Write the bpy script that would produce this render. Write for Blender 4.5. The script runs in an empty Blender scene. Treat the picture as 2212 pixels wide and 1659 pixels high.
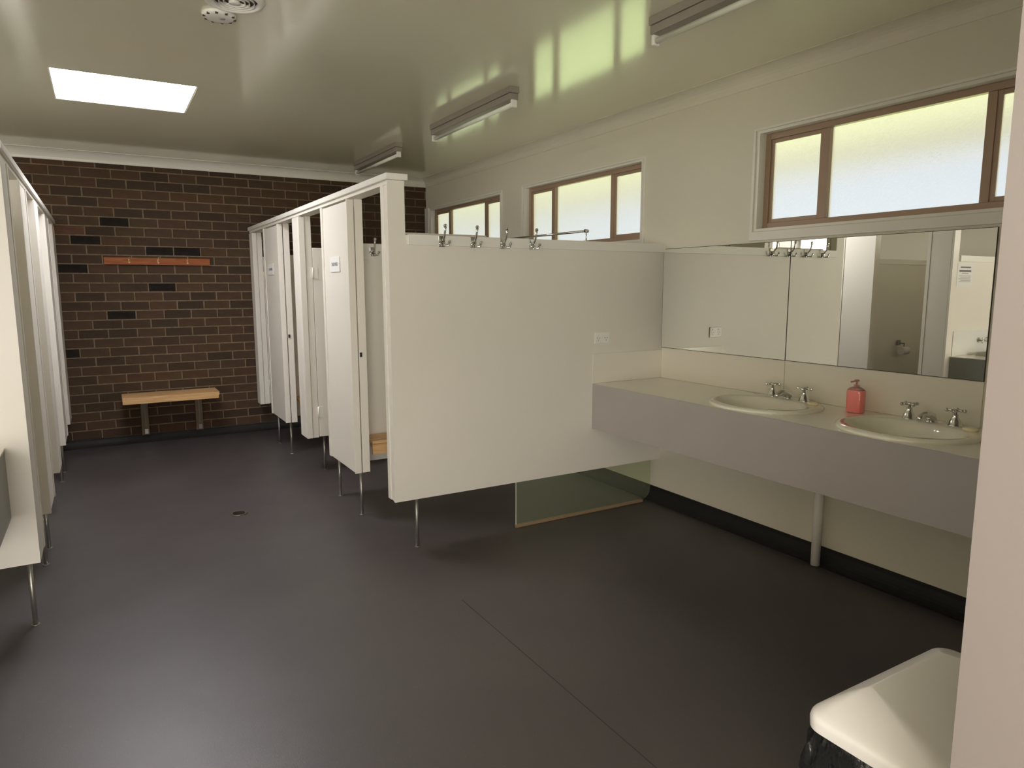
import bpy, bmesh, math, random
from mathutils import Vector, Matrix
random.seed(7)
PI = math.pi
S = bpy.context.scene
COL = S.collection

# ---------------------------------------------------------------- camera
cam_d = bpy.data.cameras.new('camera')
cam = bpy.data.objects.new('camera', cam_d); COL.objects.link(cam)
cam_d.sensor_width = 36.0; cam_d.lens = 24.3345; cam_d.clip_start = 0.05
r_ = Vector((0.86142484, -0.50788173, -0.00184307)); u_ = Vector((0.07274588, 0.11979212, 0.99013024)); f_ = Vector((0.50264827, 0.85305686, -0.14013821))
M = Matrix(((r_.x, u_.x, -f_.x, 0), (r_.y, u_.y, -f_.y, 0), (r_.z, u_.z, -f_.z, 1.5527), (0, 0, 0, 1)))
cam.matrix_world = M
S.camera = cam

# ---------------------------------------------------------------- view, world, lights
S.view_settings.view_transform = 'Standard'
S.view_settings.look = 'None'
S.view_settings.gamma = 1.0
S.view_settings.use_curve_mapping = False
S.view_settings.exposure = 1.26
S.cycles.max_bounces = 10; S.cycles.diffuse_bounces = 6; S.cycles.glossy_bounces = 5
S.cycles.transmission_bounces = 8; S.cycles.transparent_max_bounces = 8
S.cycles.caustics_refractive = False; S.cycles.caustics_reflective = False
S.cycles.sample_clamp_indirect = 4.0

world = bpy.data.worlds.new('sky'); S.world = world; world.use_nodes = True
wn = world.node_tree; wn.nodes.clear()
wo = wn.nodes.new('ShaderNodeOutputWorld'); wb = wn.nodes.new('ShaderNodeBackground')
wb.inputs['Color'].default_value = (0.245, 0.30, 0.51, 1); wb.inputs['Strength'].default_value = 1.0
wn.links.new(wb.outputs[0], wo.inputs[0])

def sun(name, rot, e, col, ang):
    d = bpy.data.lights.new(name, 'SUN'); d.energy = e; d.color = col; d.angle = math.radians(ang)
    o = bpy.data.objects.new(name, d); o.rotation_euler = rot; COL.objects.link(o); return o
sun('sun', (math.radians(24), math.radians(20), 0), 17.0, (1.0, 0.93, 0.80), 1.0)

def area(name, loc, rot, sx, sy, e, col):
    d = bpy.data.lights.new(name, 'AREA'); d.shape = 'RECTANGLE'; d.size = sx; d.size_y = sy; d.energy = e; d.color = col
    o = bpy.data.objects.new(name, d); o.location = loc; o.rotation_euler = rot; COL.objects.link(o); return o
# two unseen area fills added behind the camera, by the entrance and lobby ceiling
area('entrance_fill', (-1.2, -1.90, 1.15), (math.radians(120), 0, 0), 2.0, 1.9, 64, (1.0, 0.93, 0.86))
area('lobby_fill', (0.0, -0.9, 2.72), (0, 0, 0), 1.0, 0.5, 13, (1.0, 0.90, 0.84))
SKYLIGHT_E = 11.5; PANE_E = 0.38; LEFT_PANE_E = 6.0

# ---------------------------------------------------------------- materials
def nn(m, t): return m.node_tree.nodes.new(t)
def mat(name, col, rough=0.5, metal=0.0, spec=0.5, noise=0.0, nscale=4.0, bump=0.0, bscale=60.0, bdist=0.002, coat=0.0, ior=None, stretch=None):
    m = bpy.data.materials.new(name); m.use_nodes = True
    b = m.node_tree.nodes['Principled BSDF']; L = m.node_tree.links
    b.inputs['Base Color'].default_value = (*col, 1); b.inputs['Roughness'].default_value = rough
    b.inputs['Metallic'].default_value = metal; b.inputs['Specular IOR Level'].default_value = spec
    b.inputs['Coat Weight'].default_value = coat
    if ior: b.inputs['IOR'].default_value = ior
    tc = nn(m, 'ShaderNodeTexCoord'); src = tc.outputs['Object']
    if stretch:
        mp = nn(m, 'ShaderNodeMapping'); mp.inputs['Scale'].default_value = stretch
        L.new(src, mp.inputs['Vector']); src = mp.outputs[0]
    if noise > 0:
        n = nn(m, 'ShaderNodeTexNoise'); n.inputs['Scale'].default_value = nscale; n.inputs['Detail'].default_value = 5
        L.new(src, n.inputs['Vector'])
        r = nn(m, 'ShaderNodeValToRGB')
        r.color_ramp.elements[0].position = 0.3; r.color_ramp.elements[1].position = 0.7
        r.color_ramp.elements[0].color = (*[max(0, c * (1 - noise)) for c in col], 1)
        r.color_ramp.elements[1].color = (*[min(1, c * (1 + noise)) for c in col], 1)
        L.new(n.outputs['Fac'], r.inputs['Fac']); L.new(r.outputs['Color'], b.inputs['Base Color'])
    if bump > 0:
        n = nn(m, 'ShaderNodeTexNoise'); n.inputs['Scale'].default_value = bscale; n.inputs['Detail'].default_value = 4
        L.new(src, n.inputs['Vector'])
        bp = nn(m, 'ShaderNodeBump'); bp.inputs['Strength'].default_value = bump; bp.inputs['Distance'].default_value = bdist
        L.new(n.outputs['Fac'], bp.inputs['Height']); L.new(bp.outputs[0], b.inputs['Normal'])
    return m

WALL = mat('cream_wall_paint', (0.78, 0.74, 0.62), 0.42, noise=0.02, nscale=1.5, bump=0.08, bscale=90)
LAM = mat('off_white_laminate', (0.83, 0.79, 0.70), 0.38, noise=0.015, nscale=2)
TRIM = mat('white_gloss_paint', (0.86, 0.84, 0.76), 0.30)
CEIL = mat('glossy_cream_ceiling', (0.87, 0.85, 0.65), 0.50, noise=0.03, nscale=0.8, bump=0.35, bscale=5.0, bdist=0.006, ior=1.6, coat=1.0)
CEIL.node_tree.nodes['Principled BSDF'].inputs['Coat Roughness'].default_value = 0.12
CEIL.node_tree.nodes['Principled BSDF'].inputs['Coat IOR'].default_value = 1.75
BRONZE = mat('bronze_aluminium', (0.40, 0.28, 0.195), 0.45, metal=0.15)
GREYLAM = mat('grey_laminate', (0.46, 0.43, 0.415), 0.45, noise=0.03, nscale=3)
TOPLAM = mat('grey_laminate_lit_top', (0.86, 0.84, 0.75), 0.2, coat=0.5, noise=0.02, nscale=3)  # window light on the worktop is put into this paler colour
SPLASH = mat('cream_splashback', (0.84, 0.80, 0.70), 0.18)
CERAMIC = mat('cream_vitreous_china', (0.93, 0.90, 0.79), 0.08, coat=0.4)
CHROME = mat('chrome', (0.72, 0.72, 0.70), 0.12, metal=1.0)
STEEL = mat('galvanised_steel', (0.36, 0.35, 0.31), 0.38, metal=0.85, noise=0.1, nscale=30)
STAIN = mat('stainless_sheet', (0.40, 0.40, 0.37), 0.35, metal=0.8)
BLACKGAP = mat('dark_gap', (0.03, 0.028, 0.025), 0.6)
BLACKP = mat('black_plastic', (0.015, 0.015, 0.016), 0.35)
MORTAR = mat('tan_mortar', (0.21, 0.155, 0.095), 0.95, noise=0.2, nscale=30, bump=0.3, bscale=200)
PAPER = mat('white_paper', (0.82, 0.81, 0.78), 0.6)
INK = mat('dark_ink', (0.12, 0.11, 0.11), 0.6)
PALEINK = mat('pale_ink', (0.34, 0.33, 0.32), 0.6)
MIRROR = mat('mirror_silver', (0.80, 0.80, 0.74), 0.0, metal=1.0)
BINLID = mat('white_bin_plastic', (0.90, 0.87, 0.84), 0.28, bump=0.02, bscale=15)
PLASTIC = mat('white_plastic', (0.90, 0.88, 0.82), 0.3)
TUBE = mat('fluorescent_tube_glass', (0.82, 0.85, 0.74), 0.2)
FITTING = mat('beige_enamel_fitting', (0.30, 0.265, 0.225), 0.4)
SOAP = mat('cream_soap', (0.86, 0.78, 0.52), 0.45)
VENTDARK = mat('dark_vent_throat', (0.05, 0.042, 0.03), 0.7)

def m_floor():
    m = mat('speckled_purple_grey_vinyl', (0.09, 0.08, 0.08), 0.42, bump=0.35, bscale=260, bdist=0.0012, ior=1.75)
    b = m.node_tree.nodes['Principled BSDF']; L = m.node_tree.links
    tc = nn(m, 'ShaderNodeTexCoord')
    n = nn(m, 'ShaderNodeTexNoise'); n.inputs['Scale'].default_value = 1.3; n.inputs['Detail'].default_value = 6
    L.new(tc.outputs['Object'], n.inputs['Vector'])
    r = nn(m, 'ShaderNodeValToRGB'); r.color_ramp.elements[0].position = .35; r.color_ramp.elements[1].position = .68
    r.color_ramp.elements[0].color = (0.050, 0.040, 0.044, 1); r.color_ramp.elements[1].color = (0.063, 0.053, 0.054, 1)
    L.new(n.outputs['Fac'], r.inputs['Fac'])
    # fine light flecks
    v = nn(m, 'ShaderNodeTexNoise'); v.inputs['Scale'].default_value = 180; v.inputs['Detail'].default_value = 2
    L.new(tc.outputs['Object'], v.inputs['Vector'])
    vr = nn(m, 'ShaderNodeValToRGB'); vr.color_ramp.elements[0].position = .70; vr.color_ramp.elements[1].position = .78
    L.new(v.outputs['Fac'], vr.inputs['Fac'])
    mx = nn(m, 'ShaderNodeMixRGB'); mx.inputs['Color2'].default_value = (0.20, 0.19, 0.18, 1)
    L.new(vr.outputs['Color'], mx.inputs['Fac']); L.new(r.outputs['Color'], mx.inputs['Color1'])
    L.new(mx.outputs[0], b.inputs['Base Color'])
    n2 = nn(m, 'ShaderNodeTexNoise'); n2.inputs['Scale'].default_value = 2.2; n2.inputs['Detail'].default_value = 4
    L.new(tc.outputs['Object'], n2.inputs['Vector'])
    mr = nn(m, 'ShaderNodeMapRange'); mr.inputs['To Min'].default_value = 0.34; mr.inputs['To Max'].default_value = 0.50
    L.new(n2.outputs['Fac'], mr.inputs['Value']); L.new(mr.outputs[0], b.inputs['Roughness'])
    return m
FLOOR = m_floor()
COVE = mat('dark_vinyl_skirting', (0.017, 0.016, 0.014), 0.65, spec=0.3)
SEAM = mat('vinyl_weld', (0.035, 0.030, 0.030), 0.6)

def m_brick(name, island):
    m = mat(name, (0.05, 0.03, 0.02), 0.85, bump=0.5, bscale=70, bdist=0.003)
    b = m.node_tree.nodes['Principled BSDF']; L = m.node_tree.links
    if island:
        g = nn(m, 'ShaderNodeNewGeometry'); src = g.outputs['Random Per Island']
    else:
        g = nn(m, 'ShaderNodeObjectInfo'); src = g.outputs['Random']
    r = nn(m, 'ShaderNodeValToRGB'); r.color_ramp.interpolation = 'LINEAR'
    e = r.color_ramp.elements
    e[0].position = 0; e[0].color = (0.040, 0.023, 0.012, 1)
    e[1].position = 1; e[1].color = (0.082, 0.042, 0.019, 1)
    for pos, c in ((.08, (0.046, 0.027, 0.014)), (.35, (0.061, 0.033, 0.016)), (.6, (0.070, 0.040, 0.019)), (.85, (0.074, 0.036, 0.017))):
        k = e.new(pos); k.color = (*c, 1)
    L.new(src, r.inputs['Fac'])
    tc = nn(m, 'ShaderNodeTexCoord'); n = nn(m, 'ShaderNodeTexNoise'); n.inputs['Scale'].default_value = 14; n.inputs['Detail'].default_value = 6
    L.new(tc.outputs['Object'], n.inputs['Vector'])
    mr = nn(m, 'ShaderNodeMapRange'); mr.inputs['To Min'].default_value = 0.65; mr.inputs['To Max'].default_value = 1.35
    L.new(n.outputs['Fac'], mr.inputs['Value'])
    mx = nn(m, 'ShaderNodeVectorMath'); mx.operation = 'SCALE'
    L.new(r.outputs['Color'], mx.inputs[0]); L.new(mr.outputs[0], mx.inputs['Scale']); L.new(mx.outputs[0], b.inputs['Base Color'])
    return m
BRICK = m_brick('dark_brown_brick', False); BRICKI = m_brick('dark_brown_brick_field', True)
BRICKB = mat('black_brick', (0.020, 0.016, 0.013), 0.9, spec=0.15, noise=0.3, nscale=12, bump=0.3, bscale=80)
BRICKO = mat('reddish_brick', (0.115, 0.052, 0.029), 0.85, noise=0.25, nscale=14, bump=0.4, bscale=80)

def m_wood(name, c1, c2, sc, rough=0.35):
    m = mat(name, c1, rough); b = m.node_tree.nodes['Principled BSDF']; L = m.node_tree.links
    tc = nn(m, 'ShaderNodeTexCoord'); mp = nn(m, 'ShaderNodeMapping'); mp.inputs['Scale'].default_value = sc
    n = nn(m, 'ShaderNodeTexNoise'); n.inputs['Scale'].default_value = 3; n.inputs['Detail'].default_value = 6; n.inputs['Distortion'].default_value = 1.2
    r = nn(m, 'ShaderNodeValToRGB'); r.color_ramp.elements[0].position = .35; r.color_ramp.elements[1].position = .65
    r.color_ramp.elements[0].color = (*c1, 1); r.color_ramp.elements[1].color = (*c2, 1)
    L.new(tc.outputs['Object'], mp.inputs['Vector']); L.new(mp.outputs[0], n.inputs['Vector']); L.new(n.outputs['Fac'], r.inputs['Fac']); L.new(r.outputs['Color'], b.inputs['Base Color'])
    b.inputs['Specular IOR Level'].default_value = 0.3
    return m
WOOD = m_wood('varnished_pine', (0.60, 0.35, 0.15), (0.78, 0.50, 0.24), (1.5, 22, 22))
WOODO = m_wood('orange_varnished_timber', (0.27, 0.075, 0.018), (0.38, 0.115, 0.032), (1.5, 22, 22), 0.55)
WOODD = m_wood('brown_stained_timber', (0.15, 0.10, 0.055), (0.20, 0.135, 0.075), (22, 22, 1.5))

def m_glass(name, e, tint):
    """obscure window glass: rough refraction of the outdoors plus its own daylight glow"""
    m = bpy.data.materials.new(name); m.use_nodes = True; nt = m.node_tree; nt.nodes.clear(); L = nt.links
    o = nn(m, 'ShaderNodeOutputMaterial'); g = nn(m, 'ShaderNodeBsdfGlass'); g.inputs['Roughness'].default_value = 0.30; g.inputs['IOR'].default_value = 1.45
    g.inputs['Color'].default_value = (1, 1, 0.98, 1)
    em = nn(m, 'ShaderNodeEmission'); em.inputs['Color'].default_value = (*tint, 1); em.inputs['Strength'].default_value = e
    mx = nn(m, 'ShaderNodeMixShader'); mx.inputs['Fac'].default_value = 0.3
    tc = nn(m, 'ShaderNodeTexCoord'); v = nn(m, 'ShaderNodeTexVoronoi'); v.inputs['Scale'].default_value = 110
    bp = nn(m, 'ShaderNodeBump'); bp.inputs['Strength'].default_value = 0.25; bp.inputs['Distance'].default_value = 0.003
    L.new(tc.outputs['Object'], v.inputs['Vector']); L.new(v.outputs['Distance'], bp.inputs['Height']); L.new(bp.outputs[0], g.inputs['Normal'])
    L.new(g.outputs[0], mx.inputs[1]); L.new(em.outputs[0], mx.inputs[2]); L.new(mx.outputs[0], o.inputs[0])
    return m
PANE = m_glass('obscure_glass', PANE_E, (1.0, 0.98, 0.72))
PANEL_ = m_glass('obscure_glass_left_fill', LEFT_PANE_E, (1.0, 0.98, 0.90))  # stronger glow added in the unseen left windows to fill the room

def m_emit(name, col, e):
    m = bpy.data.materials.new(name); m.use_nodes = True; nt = m.node_tree; nt.nodes.clear()
    o = nn(m, 'ShaderNodeOutputMaterial'); em = nn(m, 'ShaderNodeEmission'); em.inputs['Color'].default_value = (*col, 1); em.inputs['Strength'].default_value = e
    nt.links.new(em.outputs[0], o.inputs[0]); return m
SKYL = m_emit('skylight_diffuser', (0.96, 0.95, 1.0), SKYLIGHT_E)

def m_clear(name, col, rough, fac):
    m = bpy.data.materials.new(name); m.use_nodes = True; nt = m.node_tree; nt.nodes.clear(); L = nt.links
    o = nn(m, 'ShaderNodeOutputMaterial'); t = nn(m, 'ShaderNodeBsdfTransparent'); t.inputs['Color'].default_value = (*col, 1)
    g = nn(m, 'ShaderNodeBsdfGlossy'); g.inputs['Roughness'].default_value = rough
    mx = nn(m, 'ShaderNodeMixShader'); mx.inputs[0].default_value = 0.05; L.new(t.outputs[0], mx.inputs[1]); L.new(g.outputs[0], mx.inputs[2])
    d = nn(m, 'ShaderNodeBsdfDiffuse'); d.inputs['Color'].default_value = (0.62, 0.68, 0.48, 1)
    m2 = nn(m, 'ShaderNodeMixShader'); m2.inputs[0].default_value = fac
    L.new(mx.outputs[0], m2.inputs[1]); L.new(d.outputs[0], m2.inputs[2]); L.new(m2.outputs[0], o.inputs[0])
    return m
PERSPEX = m_clear('greenish_perspex', (0.95, 0.98, 0.91), 0.03, 0.09)
LIQUID = mat('pink_red_liquid_soap', (1.0, 0.28, 0.26), 0.12, coat=0.5)
LIQUID.node_tree.nodes['Principled BSDF'].inputs['Transmission Weight'].default_value = 0.0
CLEARP = mat('clear_pink_plastic', (0.85, 0.45, 0.40), 0.1)
CLEARP.node_tree.nodes['Principled BSDF'].inputs['Transmission Weight'].default_value = 0.5
BAG = mat('black_bin_liner', (0.015, 0.015, 0.015), 0.16, bump=1.0, bscale=16, bdist=0.03, stretch=(1, 1, 0.35))
GRASS = mat('mown_lawn', (0.31, 0.44, 0.18), 0.9, noise=0.25, nscale=3)
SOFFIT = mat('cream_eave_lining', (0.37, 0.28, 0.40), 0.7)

# ---------------------------------------------------------------- geometry helpers
def box(bm, a, b, bev=0.0):
    x0, y0, z0 = a; x1, y1, z1 = b
    if x0 > x1: x0, x1 = x1, x0
    if y0 > y1: y0, y1 = y1, y0
    if z0 > z1: z0, z1 = z1, z0
    v = [bm.verts.new(p) for p in ((x0,y0,z0),(x1,y0,z0),(x1,y1,z0),(x0,y1,z0),(x0,y0,z1),(x1,y0,z1),(x1,y1,z1),(x0,y1,z1))]
    fs = [bm.faces.new([v[i] for i in q]) for q in ((3,2,1,0),(4,5,6,7),(0,1,5,4),(1,2,6,5),(2,3,7,6),(3,0,4,7))]
    if bev > 0:
        es = list({e for f in fs for e in f.edges})
        bmesh.ops.bevel(bm, geom=es, offset=bev, segments=2, affect='EDGES', profile=0.5)
def boxes(*L, bev=0.0):
    bm = bmesh.new()
    for a, b in L: box(bm, a, b, bev)
    return bm
def tube(bm, p, q, r, r2=None, n=16, cap=True):
    p = Vector(p); q = Vector(q); r2 = r if r2 is None else r2
    d = (q - p); q_ = d.to_track_quat('Z', 'Y'); L = d.length
    A = []; B = []
    for i in range(n):
        a = 2*PI*i/n; c = Vector((math.cos(a), math.sin(a), 0))
        A.append(bm.verts.new(p + q_ @ (c*r))); B.append(bm.verts.new(p + q_ @ (c*r2 + Vector((0,0,L)))))
    for i in range(n):
        f = bm.faces.new((A[i], A[(i+1)%n], B[(i+1)%n], B[i])); f.smooth = True
    if cap:
        bm.faces.new(A[::-1]); bm.faces.new(B)
def path(bm, pts, rs, n=12):
    """smooth tube along points with a radius each"""
    pts = [Vector(p) for p in pts]; rings = []
    for i, p in enumerate(pts):
        d = (pts[min(i+1, len(pts)-1)] - pts[max(i-1, 0)]).normalized()
        up = Vector((0,1,0)) if abs(d.y) < .9 else Vector((1,0,0))
        a = d.cross(up).normalized(); b = d.cross(a).normalized(); r = rs[i] if isinstance(rs, (list, tuple)) else rs
        rings.append([bm.verts.new(p + (a*math.cos(2*PI*k/n) + b*math.sin(2*PI*k/n))*r) for k in range(n)])
    for A, B in zip(rings, rings[1:]):
        for k in range(n):
            f = bm.faces.new((A[k], A[(k+1)%n], B[(k+1)%n], B[k])); f.smooth = True
    bm.faces.new(rings[0][::-1]); bm.faces.new(rings[-1])
def lathe(bm, c, prof, n=24, sx=1, sy=1, axis='Z'):
    """prof: list of (radius, height)"""
    rings = []
    for r, h in prof:
        ring = []
        for k in range(n):
            a = 2*PI*k/n; x = r*math.cos(a)*sx; y = r*math.sin(a)*sy
            v = (x, y, h) if axis == 'Z' else ((h, x, y) if axis == 'X' else (x, h, y))
            ring.append(bm.verts.new((c[0]+v[0], c[1]+v[1], c[2]+v[2])))
        rings.append(ring)
    for A, B in zip(rings, rings[1:]):
        for k in range(n):
            f = bm.faces.new((A[k], A[(k+1)%n], B[(k+1)%n], B[k])); f.smooth = True
    bm.faces.new(rings[0][::-1]); bm.faces.new(rings[-1])
def prism(bm, pts, axis, a, b):
    """closed polygon pts extruded along axis from a to b"""
    def P(u, v, w):
        return {'X': (w, u, v), 'Y': (u, w, v), 'Z': (u, v, w)}[axis]
    A = [bm.verts.new(P(u, v, a)) for u, v in pts]; B = [bm.verts.new(P(u, v, b)) for u, v in pts]
    n = len(pts)
    for i in range(n): bm.faces.new((A[i], A[(i+1)%n], B[(i+1)%n], B[i]))
    bm.faces.new(A[::-1]); bm.faces.new(B)

def obj(name, bm, m, parent=None, loc=None, kind=None, label=None):
    bmesh.ops.recalc_face_normals(bm, faces=bm.faces[:])
    me = bpy.data.meshes.new(name)
    o = bpy.data.objects.new(name, me); COL.objects.link(o)
    off = Vector(loc) if loc is not None else Vector((0, 0, 0))
    if parent is not None:
        base = parent; w = Vector((0, 0, 0))
        while base is not None: w += base.location; base = base.parent
        off = w; o.parent = parent
    else:
        o.location = off
    bm.transform(Matrix.Translation(-off))
    bm.to_mesh(me); bm.free()
    for mm in (m if isinstance(m, (list, tuple)) else [m]): me.materials.append(mm)
    if kind: o['kind'] = kind
    if label: o['label'] = label
    return o
def thing(name, label, cat, loc, group=None):
    o = bpy.data.objects.new(name, None); COL.objects.link(o); o.location = loc; o.empty_display_size = 0.1
    o['label'] = label; o['category'] = cat
    if group: o['group'] = group
    return o
def tag(o, label, cat, group=None):
    o['label'] = label; o['category'] = cat
    if group: o['group'] = group
    return o
def dup(root, loc, label, rz=None, group=None):
    r = root.copy(); COL.objects.link(r); r.location = loc; r['label'] = label
    if rz is not None: r.rotation_euler = (0, 0, rz)
    if group: r['group'] = group
    for ch in list(root.children):
        c = ch.copy(); COL.objects.link(c); c.parent = r
        for g in ch.children:
            d = g.copy(); COL.objects.link(d); d.parent = c
    return r
def struct_empty(name, loc, label):
    o = bpy.data.objects.new(name, None); COL.objects.link(o); o.location = loc; o['kind'] = 'structure'; o['label'] = label
    return o

# ---------------------------------------------------------------- dimensions
XR, XL, YB, ZC = 3.42, -2.36, 7.817, 2.80
YP, XP, XQ = 3.70, 1.39, -0.325        # end panel plane, right and left cubicle fronts
YF0, YF1 = 0.35, 0.50                  # front wall (doorway) thickness
YBACK = -2.0

# ---------------------------------------------------------------- setting
obj('floor', boxes(((XL-.1, YBACK-.1, -.08), (XR+.1, YB+.1, 0))), FLOOR, kind='structure', label='dark purple-grey speckled vinyl floor')
obj('floor_seam', boxes(((1.4435, .6, 0.0), (1.4475, 2.95, 0.0006))), SEAM, kind='structure', label='thin dark weld line in the vinyl floor')
SX0, SX1, SY0, SY1 = -.168, .625, 4.96, 5.73
obj('ceiling', boxes(((XL-.1, YBACK-.1, ZC), (XR+.1, SY0, ZC+.06)), ((XL-.1, SY1, ZC), (XR+.1, YB+.1, ZC+.06)),
                     ((XL-.1, SY0, ZC), (SX0, SY1, ZC+.06)), ((SX1, SY0, ZC), (XR+.1, SY1, ZC+.06))), CEIL, kind='structure', label='glossy cream painted ceiling')
sk = thing('skylight', 'bright square skylight diffuser set in the ceiling', 'skylight', ((SX0+SX1)/2, (SY0+SY1)/2, ZC+.02))
obj('diffuser', boxes(((SX0, SY0, ZC+.012), (SX1, SY1, ZC+.018))), SKYL, sk)
obj('frame', boxes(((SX0, SY0, ZC+.002), (SX0+.008, SY1, ZC+.012)), ((SX1-.008, SY0, ZC+.002), (SX1, SY1, ZC+.012)),
                   ((SX0, SY0, ZC+.002), (SX1, SY0+.008, ZC+.012)), ((SX0, SY1-.008, ZC+.002), (SX1, SY1, ZC+.012))), TRIM, sk)

WINS = [(1.275, 2.925), (3.945, 5.585), (6.01, 7.69)]
LWINS = [WINS[0], WINS[2]]  # left windows added out of view as fill light
WZ0, WZ1 = 1.875, 2.452
def side_wall(name, x0, x1, label, wins):
    L = [((x0, YBACK-.1, 0), (x1, YB+.1, WZ0)), ((x0, YBACK-.1, WZ1), (x1, YB+.1, ZC))]
    y = YBACK-.1
    for a, b in wins:
        L.append(((x0, y, WZ0), (x1, a, WZ1))); y = b
    L.append(((x0, y, WZ0), (x1, YB+.1, WZ1)))
    return obj(name, boxes(*L), WALL, kind='structure', label=label)
side_wall('wall_right', XR, XR+.12, 'cream painted wall with three high windows', WINS)
side_wall('wall_left', XL-.12, XL, 'cream painted wall behind the left cubicles', LWINS)

# front (doorway) wall with the reveal at the right edge of the view
DX0, DX1 = XL+.05, 1.083
bm = boxes(((XL, YF0, 0), (DX0, YF1, ZC)), ((DX1, YF0, 0), (XR, YF1, ZC)), ((DX0, YF0, 2.25), (DX1, YF1, ZC)))
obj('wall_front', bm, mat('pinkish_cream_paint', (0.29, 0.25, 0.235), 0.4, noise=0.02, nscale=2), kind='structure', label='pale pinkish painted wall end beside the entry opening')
bm = boxes(((XL, YBACK-.1, 0), (-2.2, YBACK, ZC)), ((-.2, YBACK-.1, 0), (XR, YBACK, ZC)), ((-2.2, YBACK-.1, 2.35), (-.2, YBACK, ZC)))
obj('wall_entrance', bm, WALL, kind='structure', label='entrance lobby wall with an open doorway')

# ---- brick wall: mortar slab plus bricks
CH, CL, Z0B = 0.0893, 0.2495, 0.072
wb_ = obj('wall_back', boxes(((XL-.1, YB+.006, 0), (XR+.1, YB+.12, ZC))), MORTAR, kind='structure', label='dark brown face brick wall with tan mortar joints')
BW, BH, BD = CL-.0115, CH-.0105, .03
def brick_bm(w, seed):
    rnd = random.Random(seed); bm = bmesh.new()
    j = lambda s: rnd.uniform(-s, s)
    box(bm, (-w/2+j(.0012), 0, -BH/2+j(.001)), (w/2+j(.0012), BD, BH/2+j(.001)))
    for v in bm.verts:
        if v.co.y < .001: v.co.y += rnd.uniform(0, .0018); v.co.x += j(.0008); v.co.z += j(.0008)
    es = [e for e in bm.edges if all(v.co.y < .005 for v in e.verts)]
    bmesh.ops.bevel(bm, geom=es, offset=.0022, segments=1, affect='EDGES')
    bmesh.ops.recalc_face_normals(bm, faces=bm.faces[:])
    return bm
protos = []
for s in range(5):
    me = bpy.data.meshes.new('brick'); b = brick_bm(BW, s); b.to_mesh(me); b.free(); me.materials.append(BRICK); protos.append(me)
def alt(me, m):
    c = me.copy(); c.materials.clear(); c.materials.append(m); return c
pB = alt(protos[1], BRICKB); pO = alt(protos[2], BRICKO)
black = [(.17,1.28),(-.28,.92),(-.2,1.73),(-.1,1.98),(.15,2.16),(.52,1.54),(.51,1.89),(.72,1.88)]
orange = [(-.22,2.07)]
cells = []
nr = int((2.74-Z0B)/CH)+1
for k in range(nr):
    zc = Z0B + (k+.5)*CH
    ph = (.165 if k % 2 == 0 else .04)
    i0 = math.floor((XL-ph)/CL)-1
    for i in range(i0, i0+28):
        x0 = ph + i*CL; xc = x0+CL/2
        if xc < XL or xc > XR: continue
        cells.append((xc, zc))
def vis(c):
    x, z = c
    if -.42 < x < 1.42: return 0
    if x >= 1.42 and z > 1.80: return 1
    if x <= -.42 and z > 2.45: return 2
    return 9
cells.sort(key=lambda c: (vis(c), -c[1]))
indiv = [c for c in cells if vis(c) < 9][:300]; rest = [c for c in cells if c not in set(indiv)]
def near(c, L): return any(abs(c[0]-x) < CL/2 and abs(c[1]-z) < CH/2 for x, z in L)
for n_, c in enumerate(indiv):
    me = pB if near(c, black) else pO if near(c, orange) else protos[random.randrange(5)]
    o = bpy.data.objects.new('brick', me); COL.objects.link(o); o.parent = wb_
    o.location = (c[0], YB+random.uniform(-.0012, .0012), c[1])
bm = bmesh.new()
for c in rest:
    b = brick_bm(min(BW, 2*(XR-c[0]), 2*(c[0]-XL)), random.randrange(99)); b.transform(Matrix.Translation((c[0], YB, c[1])))
    me = bpy.data.meshes.new('t'); b.to_mesh(me); b.free(); bm.from_mesh(me); bpy.data.meshes.remove(me)
o = obj('brick_field', bm, BRICKI, wb_, kind='stuff')

# ---- cornices and coved skirtings
def cove_pts(w, n=7, th=.0):
    # concave quarter between (0,-w) on the wall and (w,0) on the ceiling; wall at u=0, ceiling at v=0
    pts = [(0, 0), (0, -w), (.006, -w)]
    for i in range(n+1):
        a = PI/2*i/n
        pts.append((w-.004-(w-.012)*math.cos(a), -w+.006+(w-.010)*math.sin(a)*1.0))
    pts += [(w, -.004), (w, 0)]
    return pts
W_ = .09
bm = bmesh.new(); prism(bm, [(XR-u, ZC+v) for u, v in cove_pts(W_)], 'Y', YF1, YB); obj('trim_1', bm, WALL, kind='structure', label='coved cornice along the window wall')
bm = bmesh.new(); prism(bm, [(YB-u, ZC+v) for u, v in cove_pts(W_)], 'X', XL, XR); obj('trim_2', bm, TRIM, kind='structure', label='white coved cornice above the brick wall')
bm = bmesh.new(); prism(bm, [(XL+u, ZC+v) for u, v in cove_pts(W_)], 'Y', YF1, YB); obj('trim_3', bm, WALL, kind='structure', label='coved cornice along the left wall')
def skirt_pts(h, w, n=7):
    pts = [(0, 0), (0, h), (.005, h)]
    for i in range(n+1):
        a = PI/2*i/n
        pts.append((.004+(w-.006)*(1-math.cos(a)), h-.002-(h-.004)*math.sin(a)))
    pts += [(w, .0015), (w, 0)]
    return pts
bm = bmesh.new(); prism(bm, [(XR-u, v) for u, v in skirt_pts(.09, .085)], 'Y', YF1, YB); obj('baseboard_right', bm, COVE, kind='structure', label='dark coved vinyl skirting below the windows')
bm = bmesh.new(); prism(bm, [(YB+.006-u, v) for u, v in skirt_pts(.074, .085)], 'X', XL, XR); obj('baseboard_back', bm, COVE, kind='structure', label='dark coved vinyl skirting under the brick wall')
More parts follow.
